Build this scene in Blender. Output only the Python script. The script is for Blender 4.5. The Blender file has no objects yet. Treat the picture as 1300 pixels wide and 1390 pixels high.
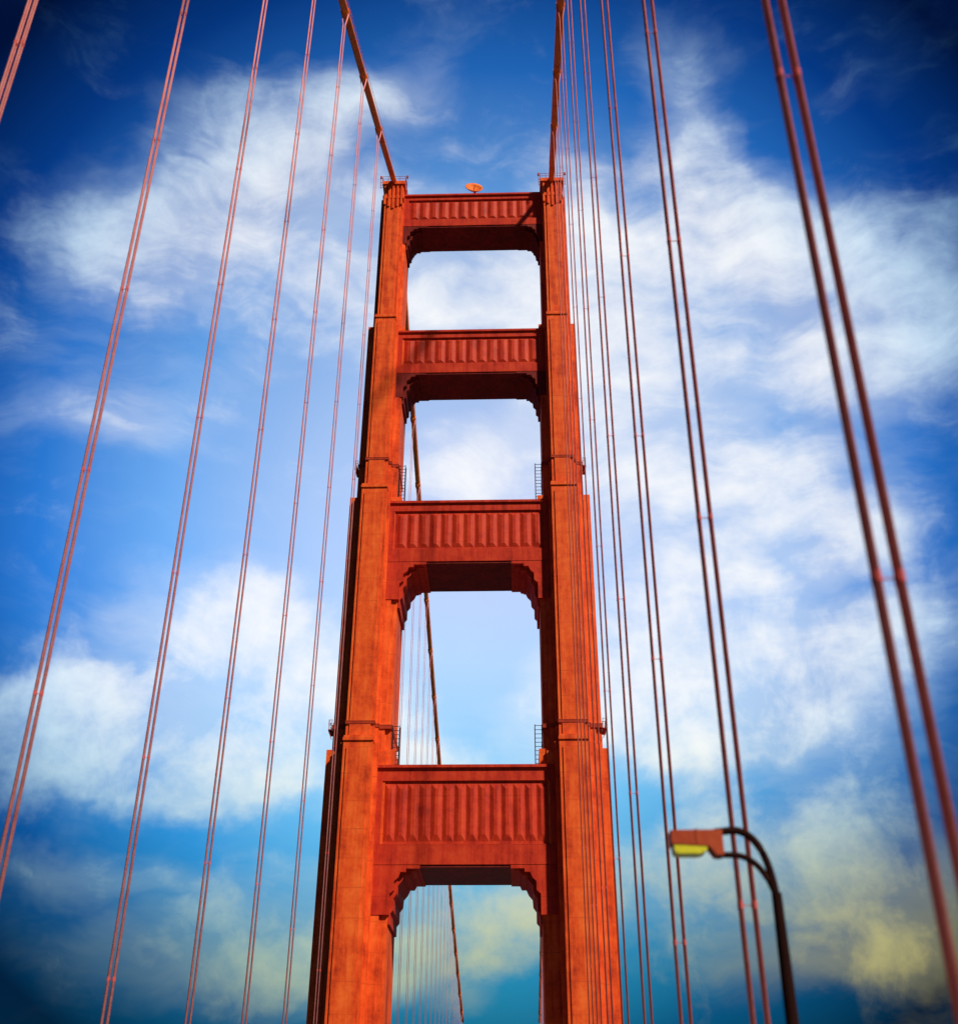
import bpy, bmesh, math, random
from mathutils import Vector, Matrix, Euler
random.seed(7)
scene = bpy.context.scene
COL = scene.collection
EYE = 1.6
R = math.radians

# ------------------------------------------------------------------ materials
def new_mat(name):
    m = bpy.data.materials.new(name); m.use_nodes = True
    nt = m.node_tree; nt.nodes.clear()
    out = nt.nodes.new('ShaderNodeOutputMaterial')
    b = nt.nodes.new('ShaderNodeBsdfPrincipled')
    nt.links.new(b.outputs[0], out.inputs[0])
    return m, nt, b

def paint(name, c_dark, c_main, c_light, seams=True, rough=0.6, seam_h=3.4, streak=1.0, spec=0.15, seam_f=0.2):
    m, nt, b = new_mat(name); N = nt.nodes.new; L = nt.links.new
    b.inputs['Specular IOR Level'].default_value = spec
    tc = N('ShaderNodeTexCoord')
    mp = N('ShaderNodeMapping'); mp.inputs['Scale'].default_value = (1.3, 1.3, 0.12)
    L(tc.outputs['Object'], mp.inputs[0])
    n1 = N('ShaderNodeTexNoise'); n1.inputs['Scale'].default_value = 1.0; n1.inputs['Detail'].default_value = 5; n1.inputs['Roughness'].default_value = 0.68
    L(mp.outputs[0], n1.inputs['Vector'])
    n2 = N('ShaderNodeTexNoise'); n2.inputs['Scale'].default_value = 0.45; n2.inputs['Detail'].default_value = 6; n2.inputs['Roughness'].default_value = 0.75
    L(tc.outputs['Object'], n2.inputs['Vector'])
    add = N('ShaderNodeMath'); add.operation = 'ADD'
    mul = N('ShaderNodeMath'); mul.operation = 'MULTIPLY'; mul.inputs[1].default_value = streak
    L(n1.outputs['Fac'], mul.inputs[0]); L(mul.outputs[0], add.inputs[0]); L(n2.outputs['Fac'], add.inputs[1])
    hv = N('ShaderNodeMath'); hv.operation = 'DIVIDE'; hv.inputs[1].default_value = 1 + streak
    L(add.outputs[0], hv.inputs[0])
    cr = N('ShaderNodeValToRGB')
    e = cr.color_ramp.elements
    e[0].position = 0.36; e[0].color = (*c_dark, 1)
    e[1].position = 0.63; e[1].color = (*c_light, 1)
    k = e.new(0.49); k.color = (*c_main, 1)
    L(hv.outputs[0], cr.inputs[0])
    col = cr.outputs[0]
    if seams:
        sp = N('ShaderNodeSeparateXYZ'); L(tc.outputs['Object'], sp.inputs[0])
        md = N('ShaderNodeMath'); md.operation = 'PINGPONG'; md.inputs[1].default_value = seam_h / 2
        L(sp.outputs[2], md.inputs[0])
        lt = N('ShaderNodeMath'); lt.operation = 'LESS_THAN'; lt.inputs[1].default_value = 0.05
        L(md.outputs[0], lt.inputs[0])
        # seams fade in and out with the weathering so they do not read as a drawn grid
        ml = N('ShaderNodeMath'); ml.operation = 'MULTIPLY'
        wf = N('ShaderNodeMapRange'); L(n2.outputs['Fac'], wf.inputs[0]); wf.inputs['From Min'].default_value = 0.38; wf.inputs['From Max'].default_value = 0.62
        wf.inputs['To Min'].default_value = 0.0; wf.inputs['To Max'].default_value = seam_f*2
        L(lt.outputs[0], ml.inputs[0]); L(wf.outputs[0], ml.inputs[1])
        mx = N('ShaderNodeMix'); mx.data_type = 'RGBA'
        L(ml.outputs[0], mx.inputs['Factor']); L(col, mx.inputs['A']); mx.inputs['B'].default_value = (c_dark[0]*.45, c_dark[1]*.45, c_dark[2]*.45, 1)
        col = mx.outputs['Result']
    L(col, b.inputs['Base Color'])
    b.inputs['Roughness'].default_value = rough
    n3 = N('ShaderNodeTexNoise'); n3.inputs['Scale'].default_value = 2.5; n3.inputs['Detail'].default_value = 4
    L(tc.outputs['Object'], n3.inputs['Vector'])
    bp = N('ShaderNodeBump'); bp.inputs['Strength'].default_value = 0.3; bp.inputs['Distance'].default_value = 0.07
    L(n3.outputs['Fac'], bp.inputs['Height']); L(bp.outputs[0], b.inputs['Normal'])
    return m

M_TOWER = paint('tower_orange_paint', (0.36, 0.026, 0.007), (0.70, 0.076, 0.011), (0.84, 0.14, 0.022))
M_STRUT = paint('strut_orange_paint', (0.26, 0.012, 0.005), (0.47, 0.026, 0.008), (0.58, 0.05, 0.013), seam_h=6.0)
M_UNDER_SHADE = paint('underside_shade_paint', (0.08, 0.006, 0.005), (0.15, 0.010, 0.007), (0.22, 0.018, 0.009), seams=False)  # tower paint with the shade under the struts put into its colour
M_CABLE = paint('cable_orange_paint', (0.65, 0.10, 0.015), (0.88, 0.20, 0.035), (0.94, 0.26, 0.05), seams=False, streak=0.3)
M_ROPE = paint('rope_hazed_red_paint', (0.72, 0.19, 0.18), (0.84, 0.27, 0.26), (0.9, 0.33, 0.31), seams=False, streak=0.2)  # left ropes: paleness of haze and blur put into the colour
M_ROPE2 = paint('rope_deep_red_paint', (0.60, 0.12, 0.10), (0.74, 0.17, 0.15), (0.82, 0.22, 0.19), seams=False, streak=0.2)  # right ropes: deeper red than the left
M_KNOT = paint('rope_clamp_paint', (0.42, 0.06, 0.055), (0.5, 0.08, 0.07), (0.6, 0.11, 0.10), seams=False, streak=0.2, spec=0.05)
M_DARK = paint('dark_steel', (0.02, 0.012, 0.012), (0.04, 0.02, 0.018), (0.07, 0.03, 0.025), seams=False)
M_BAND = paint('collar_paint', (0.22, 0.02, 0.008), (0.34, 0.032, 0.012), (0.44, 0.05, 0.015), seams=False)
M_POST = paint('lamp_post_paint', (0.010, 0.003, 0.003), (0.018, 0.005, 0.004), (0.03, 0.008, 0.006), seams=False, rough=0.8, spec=0.05)
M_HEAD = paint('lamp_housing_paint', (0.20, 0.024, 0.01), (0.32, 0.042, 0.014), (0.42, 0.07, 0.02), seams=False, rough=0.5)
m, nt, b = new_mat('yellow_lens')
M_LENS = m
tc = nt.nodes.new('ShaderNodeTexCoord'); nz = nt.nodes.new('ShaderNodeTexNoise'); nz.inputs['Scale'].default_value = 9
nt.links.new(tc.outputs['Object'], nz.inputs['Vector'])
cr = nt.nodes.new('ShaderNodeValToRGB'); cr.color_ramp.elements[0].color = (0.7, 0.62, 0.02, 1); cr.color_ramp.elements[1].color = (0.98, 0.9, 0.06, 1)
nt.links.new(nz.outputs['Fac'], cr.inputs[0]); nt.links.new(cr.outputs[0], b.inputs['Base Color'])
b.inputs['Roughness'].default_value = 0.2; b.inputs['Transmission Weight'].default_value = 0.3

def simple_noise_mat(name, a, c, scale, rough=0.9):
    m, nt, b = new_mat(name)
    tc = nt.nodes.new('ShaderNodeTexCoord'); nz = nt.nodes.new('ShaderNodeTexNoise')
    nz.inputs['Scale'].default_value = scale; nz.inputs['Detail'].default_value = 8
    nt.links.new(tc.outputs['Object'], nz.inputs['Vector'])
    cr = nt.nodes.new('ShaderNodeValToRGB'); cr.color_ramp.elements[0].color = (*a, 1); cr.color_ramp.elements[1].color = (*c, 1)
    cr.color_ramp.elements[0].position = 0.35; cr.color_ramp.elements[1].position = 0.65
    nt.links.new(nz.outputs['Fac'], cr.inputs[0]); nt.links.new(cr.outputs[0], b.inputs['Base Color'])
    b.inputs['Roughness'].default_value = rough
    return m
M_ASPH = simple_noise_mat('asphalt', (0.04, 0.04, 0.042), (0.07, 0.07, 0.068), 3)
M_CONC = simple_noise_mat('concrete', (0.22, 0.21, 0.2), (0.34, 0.33, 0.31), 1.5)
M_LINE = simple_noise_mat('road_paint', (0.6, 0.6, 0.58), (0.8, 0.8, 0.78), 6)
M_WATER = simple_noise_mat('bay_water', (0.01, 0.04, 0.055), (0.02, 0.07, 0.08), 0.02, 0.3)

# ------------------------------------------------------------------ helpers
def mesh_obj(name, bm, mat, parent=None, matrix=None, smooth=False):
    me = bpy.data.meshes.new(name)
    bmesh.ops.recalc_face_normals(bm, faces=bm.faces)
    bm.to_mesh(me); bm.free()
    if smooth:
        for p in me.polygons: p.use_smooth = True
    me.materials.append(mat)
    o = bpy.data.objects.new(name, me); COL.objects.link(o)
    if parent: o.parent = parent
    if matrix is not None: o.matrix_local = matrix
    return o

def empty(name, matrix, label, category, group=None):
    o = bpy.data.objects.new(name, None); COL.objects.link(o)
    o.matrix_world = matrix; o.empty_display_size = 1
    o['label'] = label; o['category'] = category
    if group: o['group'] = group
    return o

def box(bm, x0, x1, y0, y1, z0, z1):
    v = [bm.verts.new(p) for p in ((x0,y0,z0),(x1,y0,z0),(x1,y1,z0),(x0,y1,z0),(x0,y0,z1),(x1,y0,z1),(x1,y1,z1),(x0,y1,z1))]
    for f in ((0,3,2,1),(4,5,6,7),(0,1,5,4),(1,2,6,5),(2,3,7,6),(3,0,4,7)):
        bm.faces.new([v[i] for i in f])

def prism_xz(bm, pts, y0, y1):
    a = [bm.verts.new((x, y0, z)) for x, z in pts]
    c = [bm.verts.new((x, y1, z)) for x, z in pts]
    bm.faces.new(a); bm.faces.new(c[::-1])
    n = len(pts)
    for i in range(n):
        bm.faces.new((a[i], a[(i+1) % n], c[(i+1) % n], c[i]))

def tube(bm, pts, rad, seg=8, cap=True):
    pts = [Vector(p) for p in pts]
    rings = []
    for i, p in enumerate(pts):
        t = (pts[min(i+1, len(pts)-1)] - pts[max(i-1, 0)]).normalized()
        ref = Vector((0, 1, 0)) if abs(t.z) > 0.9 else Vector((0, 0, 1))
        s = t.cross(ref).normalized(); u = s.cross(t)
        r = rad[i] if isinstance(rad, (list, tuple)) else rad
        rings.append([bm.verts.new(p + (s*math.cos(a) + u*math.sin(a))*r) for a in [2*math.pi*k/seg for k in range(seg)]])
    for a, c in zip(rings, rings[1:]):
        for k in range(seg):
            bm.faces.new((a[k], a[(k+1) % seg], c[(k+1) % seg], c[k]))
    if cap:
        bm.faces.new(rings[0][::-1]); bm.faces.new(rings[-1])

# ------------------------------------------------------------------ bridge alignment
TX, TY = -1.2, 147.5           # tower centre on plan
HALF = 13.5                    # cable plane half spacing
FR, BK = 0.0455, 0.034          # plan heading of the deck before / beyond the tower
def plan_x(off, y):
    t = y - TY
    return TX + off + (FR if t < 0 else BK) * t
ZTOP = EYE + 148.4
def cable_z(y):
    t = abs(y - TY)
    return ZTOP - 0.447*t + 0.00035*t*t

# ------------------------------------------------------------------ tower
TM = Matrix.Translation((TX, TY, 0)) @ Matrix.Rotation(-0.036, 4, 'Z')
tower = empty('bridge_tower', TM, 'tall orange-red steel suspension bridge tower with four cross struts', 'tower')

E = EYE
sections = [  # z0, z1, wing hx,hy, mid hx,hy, core hx,hy
    (-60.0, 46.5+E, 4.35, 4.5, 2.4, 5.8, 1.85, 7.2),
    (46.5+E, 84.0+E, 3.75, 4.0, 2.2, 5.1, 1.8, 6.3),
    (84.0+E, 115.8+E, 2.9, 3.4, 1.95, 4.3, 1.6, 5.4),
    (115.8+E, 144.0+E, 2.25, 2.9, 1.75, 3.7, 1.45, 4.5),
]
def build_leg(sign):
    bm = bmesh.new()
    for i, (z0, z1, wx, wy, mx, my, cx, cy) in enumerate(sections):
        lo = z0 - (0.7 if i else 0)
        box(bm, -wx, wx, -wy, wy, lo, z1)
        box(bm, -wx+0.3, wx-0.3, -wy-0.12, wy+0.12, lo-0.1, z1-1.6)
        box(bm, -mx, mx, -my, my, lo-0.2, z1+0.5)
        # intermediate offset between centre pier and side wings
        tx = (mx+wx)/2
        if i < 2: box(bm, -tx, tx, -wy-0.5, wy+0.5, lo-0.15, z1-0.4)
        box(bm, -cx, cx, -cy, cy, lo-0.4, z1+1.0)
        box(bm, -cx+0.45, cx-0.45, -cy-0.16, cy+0.16, lo-0.5, z1-0.6)
        if i < 3:
            box(bm, -cx-0.08, cx+0.08, -cy-0.2, cy+0.2, z1+0.3, z1+0.7)
    # capital
    box(bm, -1.8, 1.8, -4.75, 4.75, 142.6+E, 143.2+E)
    box(bm, -1.7, 1.7, -4.6, 4.6, 143.2+E, 145.6+E)
    for k in range(5):
        x = -1.4 + k*0.7
        box(bm, x-0.16, x+0.16, -4.9, 4.9, 140.2+E + 0.45*abs(k-2), 145.3+E)
    box(bm, -1.95, 1.95, -5.1, 5.1, 145.6+E, 146.3+E)
    mesh_obj('leg', bm, M_TOWER, tower, Matrix.Translation((sign*HALF, 0, 0)))
    # collars
    for zc, cx, cy, mx, my, wx, wy in ((89.6+E, 1.6, 5.4, 1.95, 4.3, 2.9, 3.4), (49.4+E, 1.8, 6.3, 2.2, 5.1, 3.75, 4.5)):
        bm = bmesh.new()
        for (hx, hy, dz) in ((cx+0.07, cy+0.22, 0), (mx+0.08, my+0.10, 0.03), (wx+0.07, wy+0.17, 0.06)):
            box(bm, -hx, hx, -hy, hy, zc-0.16-dz, zc+0.16+dz)
            box(bm, -hx-0.03, hx+0.03, -hy-0.03, hy+0.03, zc+0.17+dz, zc+0.23+dz*1.3)
        mesh_obj('collar', bm, M_BAND, tower, Matrix.Translation((sign*HALF, 0, 0)))
        bm = bmesh.new()
        xo = sign*(wx+0.1)
        xa, xb = sorted((xo, xo+sign*0.5))
        box(bm, xa, xb, -wy, -wy+2.6, zc-0.3, zc-0.18)
        for px in (xa+0.05, xb-0.05):
            for py in (-wy+0.05, -wy+1.3, -wy+2.55):
                tube(bm, [(px, py, zc-0.3), (px, py, zc+1.1)], 0.035, 6)
        for h in (0.6, 1.05):
            xr = xb-0.05 if sign > 0 else xa+0.05
            tube(bm, [(xr, -wy, zc+h), (xr, -wy+2.6, zc+h)], 0.03, 6)
            tube(bm, [(xa, -wy+0.03, zc+h), (xb, -wy+0.03, zc+h)], 0.03, 6)
        tube(bm, [(xb if sign > 0 else xa, -wy+0.2, zc-0.3), (xo, -wy+0.2, zc-1.5)], 0.045, 6)
        mesh_obj('service_platform', bm, M_BAND, tower, Matrix.Translation((sign*HALF, 0, 0)))
        bm = bmesh.new()
        xi = -sign*(wx+0.15); x2 = xi - sign*0.9
        za, zb = zc-5.8, zc+0.4
        for xx in (xi, x2):
            for yy in (-wy+0.4, -wy+1.3):
                tube(bm, [(xx, yy, za), (xx, yy, zb)], 0.055, 6)
        k = za
        while k < zb:
            tube(bm, [(xi, -wy+0.4, k), (x2, -wy+0.4, k)], 0.04, 6)
            tube(bm, [(x2, -wy+0.4, k), (x2, -wy+1.3, k)], 0.04, 6)
            k += 0.55
        mesh_obj('ladder', bm, M_DARK, tower, Matrix.Translation((sign*HALF, 0, 0)))
    # saddle housing
    bm = bmesh.new()
    prof = [(-4.2, 0), (4.2, 0), (3.6, 1.2), (1.6, 2.4), (-1.6, 2.4), (-3.6, 1.2)]
    a = [bm.verts.new((-0.95, y, 146.3+E+z)) for y, z in prof]; c = [bm.verts.new((0.95, y, 146.3+E+z)) for y, z in prof]
    bm.faces.new(a); bm.faces.new(c[::-1])
    for i in range(6): bm.faces.new((a[i], a[(i+1) % 6], c[(i+1) % 6], c[i]))
    mesh_obj('saddle_housing', bm, M_TOWER, tower, Matrix.Translation((sign*HALF, 0, 0)))
    bm = bmesh.new()
    zt = 146.3+E; W = 1.95
    for h in (0.55, 1.1):
        tube(bm, [(-W, -5.0, zt+h), (W, -5.0, zt+h)], 0.035, 6)
        tube(bm, [(-W, 5.0, zt+h), (W, 5.0, zt+h)], 0.035, 6)
        tube(bm, [(-W, -5.0, zt+h), (-W, 5.0, zt+h)], 0.035, 6)
        tube(bm, [(W, -5.0, zt+h), (W, 5.0, zt+h)], 0.035, 6)
    for px in (-W, -W/2, 0, W/2, W):
        for py in (-5.0, 5.0):
            tube(bm, [(px, py, zt-0.4), (px, py, zt+1.15)], 0.04, 6)
    for py in (-2.5, 0, 2.5):
        for px in (-W, W): tube(bm, [(px, py, zt-0.4), (px, py, zt+1.15)], 0.04, 6)
    for xx in (-W-0.3, W+0.3):
        tube(bm, [(xx, -4.9, zt-1.6), (xx, -4.9, zt+1.3)], 0.05, 6)
        box(bm, xx-0.16, xx+0.16, -5.05, -4.75, zt+0.8, zt+1.25)
        for q in range(3): tube(bm, [(xx, -4.9, zt-1.4+q*0.6), (xx*0.8, -4.9, zt-1.4+q*0.6)], 0.04, 6)
    mesh_obj('railing', bm, M_BAND, tower, Matrix.Translation((sign*HALF, 0, 0)))
build_leg(-1); build_leg(1)

def build_strut(zt, zb, hd, hs, he, hw, hh, nf, lip):
    zt += E; zb += E
    bm = bmesh.new()
    rec = 0.28
    X = he + 0.6
    box(bm, -X, X, -hd+rec, hd-rec, zb+0.1, zt-0.1)
    H = zt - zb
    tb, bb = H*0.16, H*0.20
    sw = he*0.07
    for s in (-1, 1):
        y0, y1 = sorted((s*hd, s*(hd-rec-0.1)))
        box(bm, -X, X, y0, y1, zt-tb, zt-0.12)
        box(bm, -X, X, y0, y1, zb, zb+bb)
        for t in (-1, 1):
            xa, xb = sorted((t*X, t*(he-sw)))
            box(bm, xa, xb, y0+0.01, y1-0.01, zb+bb, zt-tb)
        y0, y1 = sorted((s*(hd+lip), s*(hd-0.2)))
        box(bm, -X, X, y0, y1, zt-0.35, zt)
        span = 2*(he-sw)-0.5; w = span/nf
        za, zc = zb+bb+0.05, zt-tb-0.05
        for k in range(nf):
            cx = -span/2 + (k+0.5)*w
            yb = s*(hd-rec); yt = s*(hd-0.08)
            b0 = [(cx-w*0.49, za+0.25), (cx+w*0.49, za+0.25), (cx+w*0.49, zc-0.25), (cx-w*0.49, zc-0.25)]
            hgt = zc-za
            t0 = [(cx-w*0.14, za+hgt*0.14), (cx+w*0.14, za+hgt*0.14), (cx+w*0.14, zc-hgt*0.12), (cx-w*0.14, zc-hgt*0.12)]
            vb = [bm.verts.new((x, yb - s*0.02, z)) for x, z in b0]; vt = [bm.verts.new((x, yt, z)) for x, z in t0]
            bm.faces.new(vt)
            for i in range(4): bm.faces.new((vb[i], vb[(i+1) % 4], vt[(i+1) % 4], vt[i]))
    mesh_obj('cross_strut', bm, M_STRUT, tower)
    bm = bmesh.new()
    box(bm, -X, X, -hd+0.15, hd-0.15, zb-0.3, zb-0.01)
    mesh_obj('shaded_soffit', bm, M_UNDER_SHADE, tower)  # underside slab, its shade painted in as a darker colour
    for t in (-1, 1):
        bm = bmesh.new()
        ext = (he - hs)/hw + 0.12
        def P(lst): return [(t*(hs-a*hw), zb-0.05-c*hh) for a, c in lst]
        steps = [(-ext, 0), (1.0, 0), (1.0, 0.08), (0.80, 0.08), (0.72, 0.16), (0.55, 0.16), (0.46, 0.26), (0.32, 0.34), (0.30, 0.48), (0.18, 0.56), (0.18, 0.76), (0.08, 0.82), (0.08, 1.0), (-ext, 1.0)]
        prism_xz(bm, P(steps), -hd+0.85, hd-0.85)
        s2 = [(-ext+0.02, 0.001), (1.12, 0.001), (1.12, 0.06), (0.62, 0.06), (0.62, 0.12), (0.42, 0.12), (0.34, 0.22), (0.2, 0.28), (0.2, 0.44), (0.05, 0.5), (0.05, 0.86), (-ext+0.02, 0.86)]
        prism_xz(bm, P(s2), -hd+0.05, hd-0.05)
        mesh_obj('haunch', bm, M_UNDER_SHADE if zt > 100 else M_STRUT, tower)  # upper haunches also take the painted-in underside shade
build_strut(144.7, 137.6, 3.1, HALF-2.3, HALF-1.7, 3.2, 4.4, 13, 0.3)
build_strut(114.6, 106.5, 3.6, HALF-2.95, HALF-1.85, 3.2, 5.2, 13, 0.3)
build_strut(82.8, 73.2, 4.65, HALF-3.8, HALF-2.1, 3.4, 6.6, 13, 0.3)
build_strut(44.2, 32.1, 5.15, HALF-4.35, HALF-2.3, 3.3, 6.6, 14, 0.35)

# ------------------------------------------------------------------ dish on the top strut
dish = empty('dish_antenna', TM @ Matrix.Translation((0.25, -2.4, 144.7+E)), 'orange dish antenna tilted skyward on the top strut', 'antenna')
bm = bmesh.new()
seg = 28; rings = []
for j in range(7):
    r = 1.55*j/6; z = 0.75*(j/6)**2
    if j == 0: rings.append([bm.verts.new((0, 0, 0))])
    else: rings.append([bm.verts.new((r*math.cos(2*math.pi*k/seg), r*math.sin(2*math.pi*k/seg), z)) for k in range(seg)])
for k in range(seg):
    bm.faces.new((rings[0][0], rings[1][k], rings[1][(k+1) % seg]))
for a, c in zip(rings[1:], rings[2:]):
    for k in range(seg): bm.faces.new((a[k], c[k], c[(k+1) % seg], a[(k+1) % seg]))
o = mesh_obj('reflector', bm, M_CABLE, dish, Matrix.Translation((-0.2, 0.3, 1.75)) @ Matrix.Rotation(R(24), 4, 'Y') @ Matrix.Rotation(R(68), 4, 'X'), True)
md = o.modifiers.new('s', 'SOLIDIFY'); md.thickness = 0.12
bm = bmesh.new(); tube(bm, [(0, 0.4, -0.1), (0, 0.4, 1.8)], [0.3, 0.18], 10)
box(bm, -0.5, 0.5, 0.0, 0.8, 0.0, 0.5)
mesh_obj('mount', bm, M_BAND, dish)
bm = bmesh.new(); tube(bm, [(-0.2, 0.3, 1.75), (0.05, -0.8, 2.15)], 0.06, 6)
mesh_obj('feed_horn', bm, M_BAND, dish)

# ------------------------------------------------------------------ main cables
SP = 15.25
def ys_for(s):
    st = 17.6 if s < 0 else 16.0
    return [st + SP*k for k in range(0, 8)], [TY + 13.0 + SP*k for k in range(0, 19)]
bm = bmesh.new(); tube(bm, [(0, 0, -0.45), (0, 0, 0.45)], 0.57, 16)
for s in (-1, 1): box(bm, *( (0.5, 0.68) if s > 0 else (-0.68, -0.5)), -0.14, 0.14, -0.42, 0.42)
band_me = bpy.data.meshes.new('cable_band'); bmesh.ops.recalc_face_normals(bm, faces=bm.faces); bm.to_mesh(band_me); bm.free(); band_me.materials.append(M_CABLE)
for s in (-1, 1):
    bm = bmesh.new()
    ys = [-60 + 6*i for i in range(85)]
    ys = [y for y in ys if abs(y-TY) > 3] + [TY-3, TY, TY+3]; ys.sort()
    pts = [(plan_x(s*HALF, y), y, cable_z(y) - (0.3 if abs(y-TY) < 1 else 0)) for y in ys]
    tube(bm, pts, 0.47, 14)
    c = mesh_obj('main_cable', bm, M_CABLE, None, None, True)
    c['label'] = 'thick orange main suspension cable draped over the tower'; c['category'] = 'cable'; c['group'] = 'main suspension cables'
    fy, by = ys_for(s)
    for y in fy + by:
        o = bpy.data.objects.new('cable_band', band_me); COL.objects.link(o); o.parent = c
        d = Vector((plan_x(s*HALF, y+1)-plan_x(s*HALF, y-1), 2, cable_z(y+1)-cable_z(y-1)))
        o.matrix_local = Matrix.Translation((plan_x(s*HALF, y), y, cable_z(y))) @ d.to_track_quat('Z', 'X').to_matrix().to_4x4()
    for side in (-1, 1):
        for cond in (-1, 1):
            bm = bmesh.new()
            tube(bm, [(p[0]+side*0.42, p[1], p[2]+1.15) for p in pts if abs(p[1]-TY) > 5 and (p[1]-TY)*cond > 0], 0.03, 5)
            mesh_obj('hand_rope', bm, M_CABLE, c)

# ------------------------------------------------------------------ suspenders
GAP = {-1: 0.14, 1: 0.18}
clamp_meshes = {}
for s in (-1, 1):
    g = GAP[s]
    bm = bmesh.new()
    for sx in (-1, 1):
        for sy in (-1, 1):
            tube(bm, [(sx*g, sy*0.085, -0.1), (sx*g, sy*0.085, 0.1)], 0.062, 8)
        box(bm, sx*g-0.03, sx*g+0.03, -0.06, 0.06, -0.05, 0.05)
    box(bm, -g+0.01, g-0.01, -0.010, 0.010, -0.010, 0.010)
    me = bpy.data.meshes.new('rope_clamp'); bmesh.ops.recalc_face_normals(bm, faces=bm.faces); bm.to_mesh(me); bm.free()
    me.materials.append(M_KNOT); clamp_meshes[s] = me
for s in (-1, 1):
    fy, by = ys_for(s); g = GAP[s]
    for i, y in enumerate(fy + by):
        if s < 0 and i == 0: continue
        x = plan_x(s*HALF, y); zc = cable_z(y)
        bm = bmesh.new()
        back = y > TY
        for sx in (-1, 1):
            for sy in (-1, 1):
                tube(bm, [(sx*g, sy*0.085, -0.3), (sx*g, sy*0.085, zc-2.4), (sx*0.48, sy*0.1, zc)], 0.054 if not back else 0.04, 6)
        o = mesh_obj('suspender_rope', bm, M_ROPE if s < 0 else M_ROPE2, None, None, True)
        o.location = (x, y, 0)
        o['label'] = 'vertical red wire suspender ropes hanging from the main cable'; o['category'] = 'suspender cable'; o['group'] = 'suspender ropes along the bridge'
        if not back:
            z = 7.5 + random.uniform(0, 4)
            while z < zc-6:
                c = bpy.data.objects.new('rope_clamp', clamp_meshes[s]); COL.objects.link(c); c.parent = o; c.location = (0, 0, z)
                z += 11.5

# ------------------------------------------------------------------ street lamp
LX, LY = 6.74, 27.0
lamp = empty('street_lamp', Matrix.Translation((LX, LY, 0)), 'dark curved double-arm street lamp with orange head and yellow lens', 'street lamp')
bm = bmesh.new()
tube(bm, [(0, 0, 0), (0, 0, 0.4), (0, 0, 0.45), (0, 0, 5.2), (0, 0, 5.9+E-0.4)], [0.24, 0.24, 0.16, 0.14, 0.115], 14)
box(bm, -0.3, 0.3, -0.3, 0.3, 0, 0.18)
mesh_obj('post', bm, M_POST, lamp, None, False)
def arc(p0, p1, p2, n=14):
    return [tuple((1-t)**2*a + 2*t*(1-t)*b_ + t*t*c for a, b_, c in zip(p0, p1, p2)) for t in [i/n for i in range(n+1)]]
bm = bmesh.new()
tube(bm, [(-1.25, 0, 6.84+E), (-0.98, 0, 6.87+E)] + arc((-0.85, 0, 6.89+E), (-0.08, 0, 6.88+E), (0.0, 0, 5.3+E)), 0.088, 10)
mesh_obj('arm', bm, M_POST, lamp, None, True)
bm = bmesh.new()
tube(bm, [(-1.25, 0, 6.33+E), (-0.98, 0, 6.33+E)] + arc((-0.85, 0, 6.33+E), (-0.22, 0, 6.28+E), (0.0, 0, 5.35+E)), 0.07, 10)
mesh_obj('arm', bm, M_POST, lamp, None, True)
bm = bmesh.new()
prof = [(-2.31, 6.52), (-2.31, 6.84), (-1.12, 6.86), (-1.12, 6.28), (-1.30, 6.28), (-1.44, 6.50)]
prism_xz(bm, [(x, z+E) for x, z in prof], -0.22, 0.22)
box(bm, -1.75, -1.69, -0.235, 0.235, 6.54+E, 6.87+E)
bmesh.ops.bevel(bm, geom=bm.edges[:], offset=0.012, segments=2, affect='EDGES')
mesh_obj('lamp_housing', bm, M_HEAD, lamp)
bm = bmesh.new()
prism_xz(bm, [(-2.27, 6.52+E), (-1.46, 6.51+E), (-1.52, 6.36+E), (-1.66, 6.30+E), (-2.18, 6.30+E), (-2.25, 6.35+E)], -0.20, 0.20)
bmesh.ops.bevel(bm, geom=bm.edges[:], offset=0.02, segments=2, affect='EDGES')
mesh_obj('lens', bm, M_LENS, lamp)

# ------------------------------------------------------------------ deck and water
def strip(name, x0, x1, z, mat, y0=-60, y1=440, dz=None):
    bm = bmesh.new(); ys = [y0, TY, y1]
    prev = None
    for y in ys:
        a = [bm.verts.new((plan_x(x0, y), y, z)), bm.verts.new((plan_x(x1, y), y, z))]
        if dz: a += [bm.verts.new((plan_x(x1, y), y, z-dz)), bm.verts.new((plan_x(x0, y), y, z-dz))]
        if prev:
            n = len(a)
            for i in range(n if dz else 1):
                bm.faces.new((prev[i], prev[(i+1) % n], a[(i+1) % n], a[i]))
        elif dz: bm.faces.new(a)
        prev = a
    if dz: bm.faces.new(prev[::-1])
    o = mesh_obj(name, bm, mat); o['kind'] = 'structure'; return o
strip('road', -9.2, 9.2, 0.0, M_ASPH, dz=1.5)
strip('pavement', -14.2, -9.25, 0.13, M_CONC, dz=1.6)
strip('pavement', 9.25, 14.2, 0.13, M_CONC, dz=1.6)
for xx in (-6, -3, 0, 3, 6):
    bm = bmesh.new(); y = -50
    while y < 430:
        v = [bm.verts.new((plan_x(xx+a, y+c), y+c, 0.004)) for a, c in ((-0.07, 0), (0.07, 0), (0.07, 3), (-0.07, 3))]
        bm.faces.new(v); y += 9
    o = mesh_obj('lane_marking', bm, M_LINE); o['kind'] = 'structure'
bm = bmesh.new()
v = [bm.verts.new(p) for p in ((-9000, -9000, -66), (9000, -9000, -66), (9000, 9000, -66), (-9000, 9000, -66))]
bm.faces.new(v)
o = mesh_obj('water', bm, M_WATER); o['kind'] = 'structure'

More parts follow.
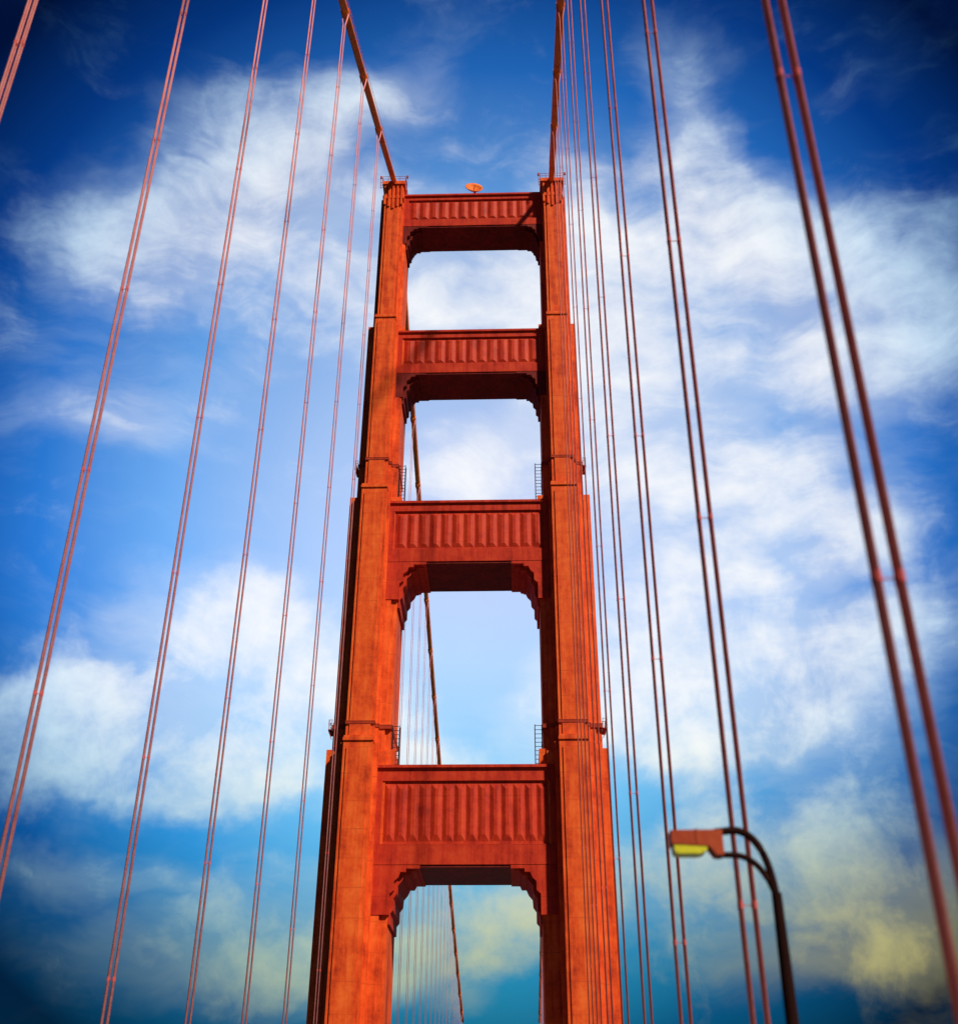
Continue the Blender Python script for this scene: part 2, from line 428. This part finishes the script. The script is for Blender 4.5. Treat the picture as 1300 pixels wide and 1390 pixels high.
# ------------------------------------------------------------------ sun + sky
SUN_AZ, SUN_EL = 138.0, 40.0
sd = Vector((math.sin(R(SUN_AZ))*math.cos(R(SUN_EL)), math.cos(R(SUN_AZ))*math.cos(R(SUN_EL)), math.sin(R(SUN_EL))))
ld = bpy.data.lights.new('sun', 'SUN'); ld.energy = 4.8; ld.angle = R(3.0); ld.color = (1.0, 0.9, 0.72)
lo = bpy.data.objects.new('sun', ld); COL.objects.link(lo); lo.rotation_euler = sd.to_track_quat('Z', 'Y').to_euler()

w = bpy.data.worlds.new('World'); scene.world = w; w.use_nodes = True
nt = w.node_tree; nt.nodes.clear(); N = nt.nodes.new; L = nt.links.new
out = N('ShaderNodeOutputWorld'); bg = N('ShaderNodeBackground'); L(bg.outputs[0], out.inputs[0])
sky = N('ShaderNodeTexSky'); sky.sky_type = 'NISHITA'; sky.sun_disc = False
sky.sun_elevation = R(SUN_EL); sky.sun_rotation = R(SUN_AZ)
tc = N('ShaderNodeTexCoord'); D = tc.outputs['Generated']
def math_(op, a, b_=None, clamp=False):
    n = N('ShaderNodeMath'); n.operation = op; n.use_clamp = clamp
    for i, v in enumerate((a, b_)):
        if v is None: continue
        if isinstance(v, (int, float)): n.inputs[i].default_value = v
        else: L(v, n.inputs[i])
    return n.outputs[0]
def vmath(op, a, b_):
    n = N('ShaderNodeVectorMath'); n.operation = op
    for i, v in enumerate((a, b_)):
        if isinstance(v, (tuple, Vector)): n.inputs[i].default_value = v
        else: L(v, n.inputs[i])
    return n
def noise(vec, scale, detail, rough, dist=0.0):
    n = N('ShaderNodeTexNoise'); n.inputs['Scale'].default_value = scale; n.inputs['Detail'].default_value = detail
    n.inputs['Roughness'].default_value = rough; n.inputs['Distortion'].default_value = dist
    L(vec, n.inputs['Vector']); return n
def warp(vec, scale, amt, det=3):
    n = noise(vec, scale, det, 0.6)
    s = vmath('SUBTRACT', n.outputs['Color'], (0.5, 0.5, 0.5)).outputs[0]
    k = N('ShaderNodeVectorMath'); k.operation = 'SCALE'; L(s, k.inputs[0]); k.inputs['Scale'].default_value = amt
    return vmath('ADD', vec, k.outputs[0]).outputs[0]
def mixc(f, a, b_, mode='MIX'):
    n = N('ShaderNodeMix'); n.data_type = 'RGBA'; n.blend_type = mode
    for key, v in (('Factor', f), ('A', a), ('B', b_)):
        if isinstance(v, (int, float)): n.inputs[key].default_value = v
        elif isinstance(v, tuple): n.inputs[key].default_value = v
        else: L(v, n.inputs[key])
    return n.outputs['Result']
def ramp(f, stops, interp='LINEAR'):
    n = N('ShaderNodeValToRGB'); n.color_ramp.interpolation = interp
    e = n.color_ramp.elements
    e[0].position, e[0].color = stops[0][0], (*stops[0][1], 1)
    e[1].position, e[1].color = stops[-1][0], (*stops[-1][1], 1)
    for p, c in stops[1:-1]:
        k = e.new(p); k.color = (*c, 1)
    L(f, n.inputs[0]); return n.outputs[0]
def maprange(v, a, b_, c=0.0, d=1.0):
    n = N('ShaderNodeMapRange'); n.interpolation_type = 'SMOOTHSTEP'; L(v, n.inputs[0])
    n.inputs['From Min'].default_value = a; n.inputs['From Max'].default_value = b_
    n.inputs['To Min'].default_value = c; n.inputs['To Max'].default_value = d
    return n.outputs[0]

# cloud bank layout on the sky, as offsets around a heading of azimuth 0, elevation 31 degrees
P0 = R(31.2)
C0 = Vector((0, math.cos(P0), math.sin(P0))); U0 = Vector((0, -math.sin(P0), math.cos(P0))); R0 = Vector((1, 0, 0))
clouds = [  # across, up, radius, radius, tilt, weight
 (-24,25,12,5,32,.9),(-16,20,17,4.5,6,.85),(-11,30,12,4,48,.45),(-30,17,8,3,5,.5),(-1,16.5,12,6,0,1.1),(-33,4,12,3,12,.6),(-24,8,8,3,0,.3),
 (3,3,9,4,25,.75),(18.5,28,4,7,10,.75),(22,21,7,6,-30,.8),(31,16,12,7,-20,1.0),(14,6,8,11,20,.9),(27,0,9,4,-20,.85),(10,15,6,11,0,.65),(29,7,11,5,-5,.5),
 (-18,-14,10,5.5,-15,1.2),(-25,-19,14,5,-5,.65),(-34,-23,14,4.5,3,1.15),(-18,-23,13,5,0,1.1),(20,-13,12,6.5,20,1.2),(29,-18,12,6,10,1.15),(16,-20,11,5,0,.95),
 (36,-9.6,8,2.5,20,.65),(-20,-35,8,2.2,5,.65),(-34,-33,7,1.6,0,.6),(36,-38,16,5,5,1.0),(19,-34,12,4,0,.75),(30,-29,12,3,10,.5),(-1,-37,10,5,0,.75),(-17,-41,14,3.5,0,.95),(-1,-24.3,7,2.2,0,.7),
]
Dw = warp(warp(D, 3.0, 0.12), 12.0, 0.06, 4)
tot = None
for (u, v, ra, rb, ang, wt) in clouds:
    c = (C0 + R0*(u/100) + U0*(v/100)).normalized()
    r_ = Vector((c.y, -c.x, 0)).normalized(); u_ = r_.cross(c).normalized()
    a = R(ang); ax = r_*math.cos(a) + u_*math.sin(a); ay = -r_*math.sin(a) + u_*math.cos(a)
    Mx = Matrix((ax, ay, ax.cross(ay))).transposed()
    mp = N('ShaderNodeMapping'); mp.vector_type = 'TEXTURE'
    mp.inputs['Location'].default_value = c; mp.inputs['Rotation'].default_value = Mx.to_euler('XYZ')
    mp.inputs['Scale'].default_value = (ra/100*1.45, rb/100*1.45, 0.5)
    L(Dw, mp.inputs[0])
    g = N('ShaderNodeTexGradient'); g.gradient_type = 'SPHERICAL'; L(mp.outputs[0], g.inputs[0])
    t = math_('MULTIPLY', g.outputs['Fac'], wt)
    tot = t if tot is None else math_('ADD', tot, t)
mask = math_('MINIMUM', tot, 0.72)
sep = N('ShaderNodeSeparateXYZ'); L(D, sep.inputs[0])
elev = sep.outputs[2]
# streaky (cirrus, higher) and billowy (cumulus, lower) fractal detail
mp = N('ShaderNodeMapping'); mp.inputs['Rotation'].default_value = (0, R(34), R(0)); mp.inputs['Scale'].default_value = (2.4, 2.8, 9.0)
L(warp(D, 5.0, 0.12), mp.inputs[0])
n1 = noise(mp.outputs[0], 1.8, 8, 0.6)
n2 = noise(warp(D, 6.0, 0.06), 9.5, 8, 0.62)
wst = maprange(elev, 0.30, 0.55, 0.25, 0.65)
nm = N('ShaderNodeMix'); L(wst, nm.inputs['Factor']); L(n2.outputs['Fac'], nm.inputs['A']); L(n1.outputs['Fac'], nm.inputs['B'])
nn = nm.outputs['Result']
dn = math_('ADD', math_('MULTIPLY', mask, 1.6), math_('MULTIPLY', math_('SUBTRACT', nn, 0.5), 4.6))
d1 = math_('MULTIPLY', maprange(dn, 0.1, 1.9), 0.98)
veil = math_('MULTIPLY', maprange(math_('ADD', mask, math_('MULTIPLY', math_('SUBTRACT', n1.outputs['Fac'], 0.5), 1.4)), 0.0, 0.8), 0.36)
dens = math_('MAXIMUM', d1, veil)
P1 = R(30.0)
dot = vmath('DOT_PRODUCT', D, (0, math.cos(P1), math.sin(P1))).outputs['Value']
angd = math_('DIVIDE', math_('ARCCOSINE', dot), R(40))
blue_tint = ramp(angd, [(0.0, (1.5, 1.1, 0.98)), (0.2, (1.1, 0.98, 0.96)), (0.38, (0.40, 0.66, 0.87)), (0.52, (0.06, 0.30, 0.62)), (0.64, (0.006, 0.085, 0.28)), (0.75, (0.001, 0.012, 0.05)), (1.0, (0.002, 0.02, 0.08))])
blue = mixc(1.0, mixc(1.0, sky.outputs[0], (0.33, 0.35, 0.34, 1), 'MULTIPLY'), blue_tint, 'MULTIPLY')
teal = ramp(elev, [(0.0, (0.3, 0.55, 0.32)), (0.15, (0.38, 0.62, 0.42)), (0.28, (0.7, 0.8, 0.68)), (0.42, (0.95, 0.9, 0.9)), (0.6, (1, 1, 1))])
blue = mixc(1.0, blue, teal, 'MULTIPLY')
cl_lo = ramp(elev, [(0.0, (0.5, 0.58, 0.42)), (0.15, (0.55, 0.70, 0.58)), (0.25, (0.82, 0.92, 0.90)), (0.34, (1.0, 1.0, 1.0)), (0.6, (1.0, 1.0, 1.0))])
cl_v = ramp(angd, [(0.0, (1, 1, 1)), (0.44, (0.98, 0.99, 1.0)), (0.57, (0.62, 0.8, 0.95)), (0.68, (0.14, 0.34, 0.58)), (0.78, (0.01, 0.05, 0.13)), (1.0, (0.05, 0.15, 0.3))])
cloud = mixc(1.0, cl_lo, cl_v, 'MULTIPLY')
warm = math_('MULTIPLY', maprange(elev, 0.33, 0.12), maprange(sep.outputs[0], -0.35, 0.35, 0.22, 0.85))
cloud = mixc(warm, cloud, (0.62, 0.53, 0.16, 1))
fin = mixc(dens, blue, cloud)
L(fin, bg.inputs['Color']); bg.inputs['Strength'].default_value = 1.0

# ------------------------------------------------------------------ camera
cd = bpy.data.cameras.new('camera'); cam = bpy.data.objects.new('camera', cd); COL.objects.link(cam)
cd.sensor_fit = 'HORIZONTAL'; cd.sensor_width = 36; cd.lens = 36*1566/1300
cd.shift_y = -45/1300; cd.clip_end = 30000; cd.clip_start = 0.05
cam.matrix_world = Matrix.Translation((0, 0, EYE)) @ Matrix.Rotation(R(90+31.2), 4, 'X') @ Matrix.Rotation(R(0.33), 4, 'Z')
cd.dof.use_dof = True; cd.dof.focus_distance = 150; cd.dof.aperture_fstop = 0.0434/0.12
scene.camera = cam
scene.view_settings.view_transform = 'Standard'; scene.view_settings.look = 'None'
scene.view_settings.exposure = 0
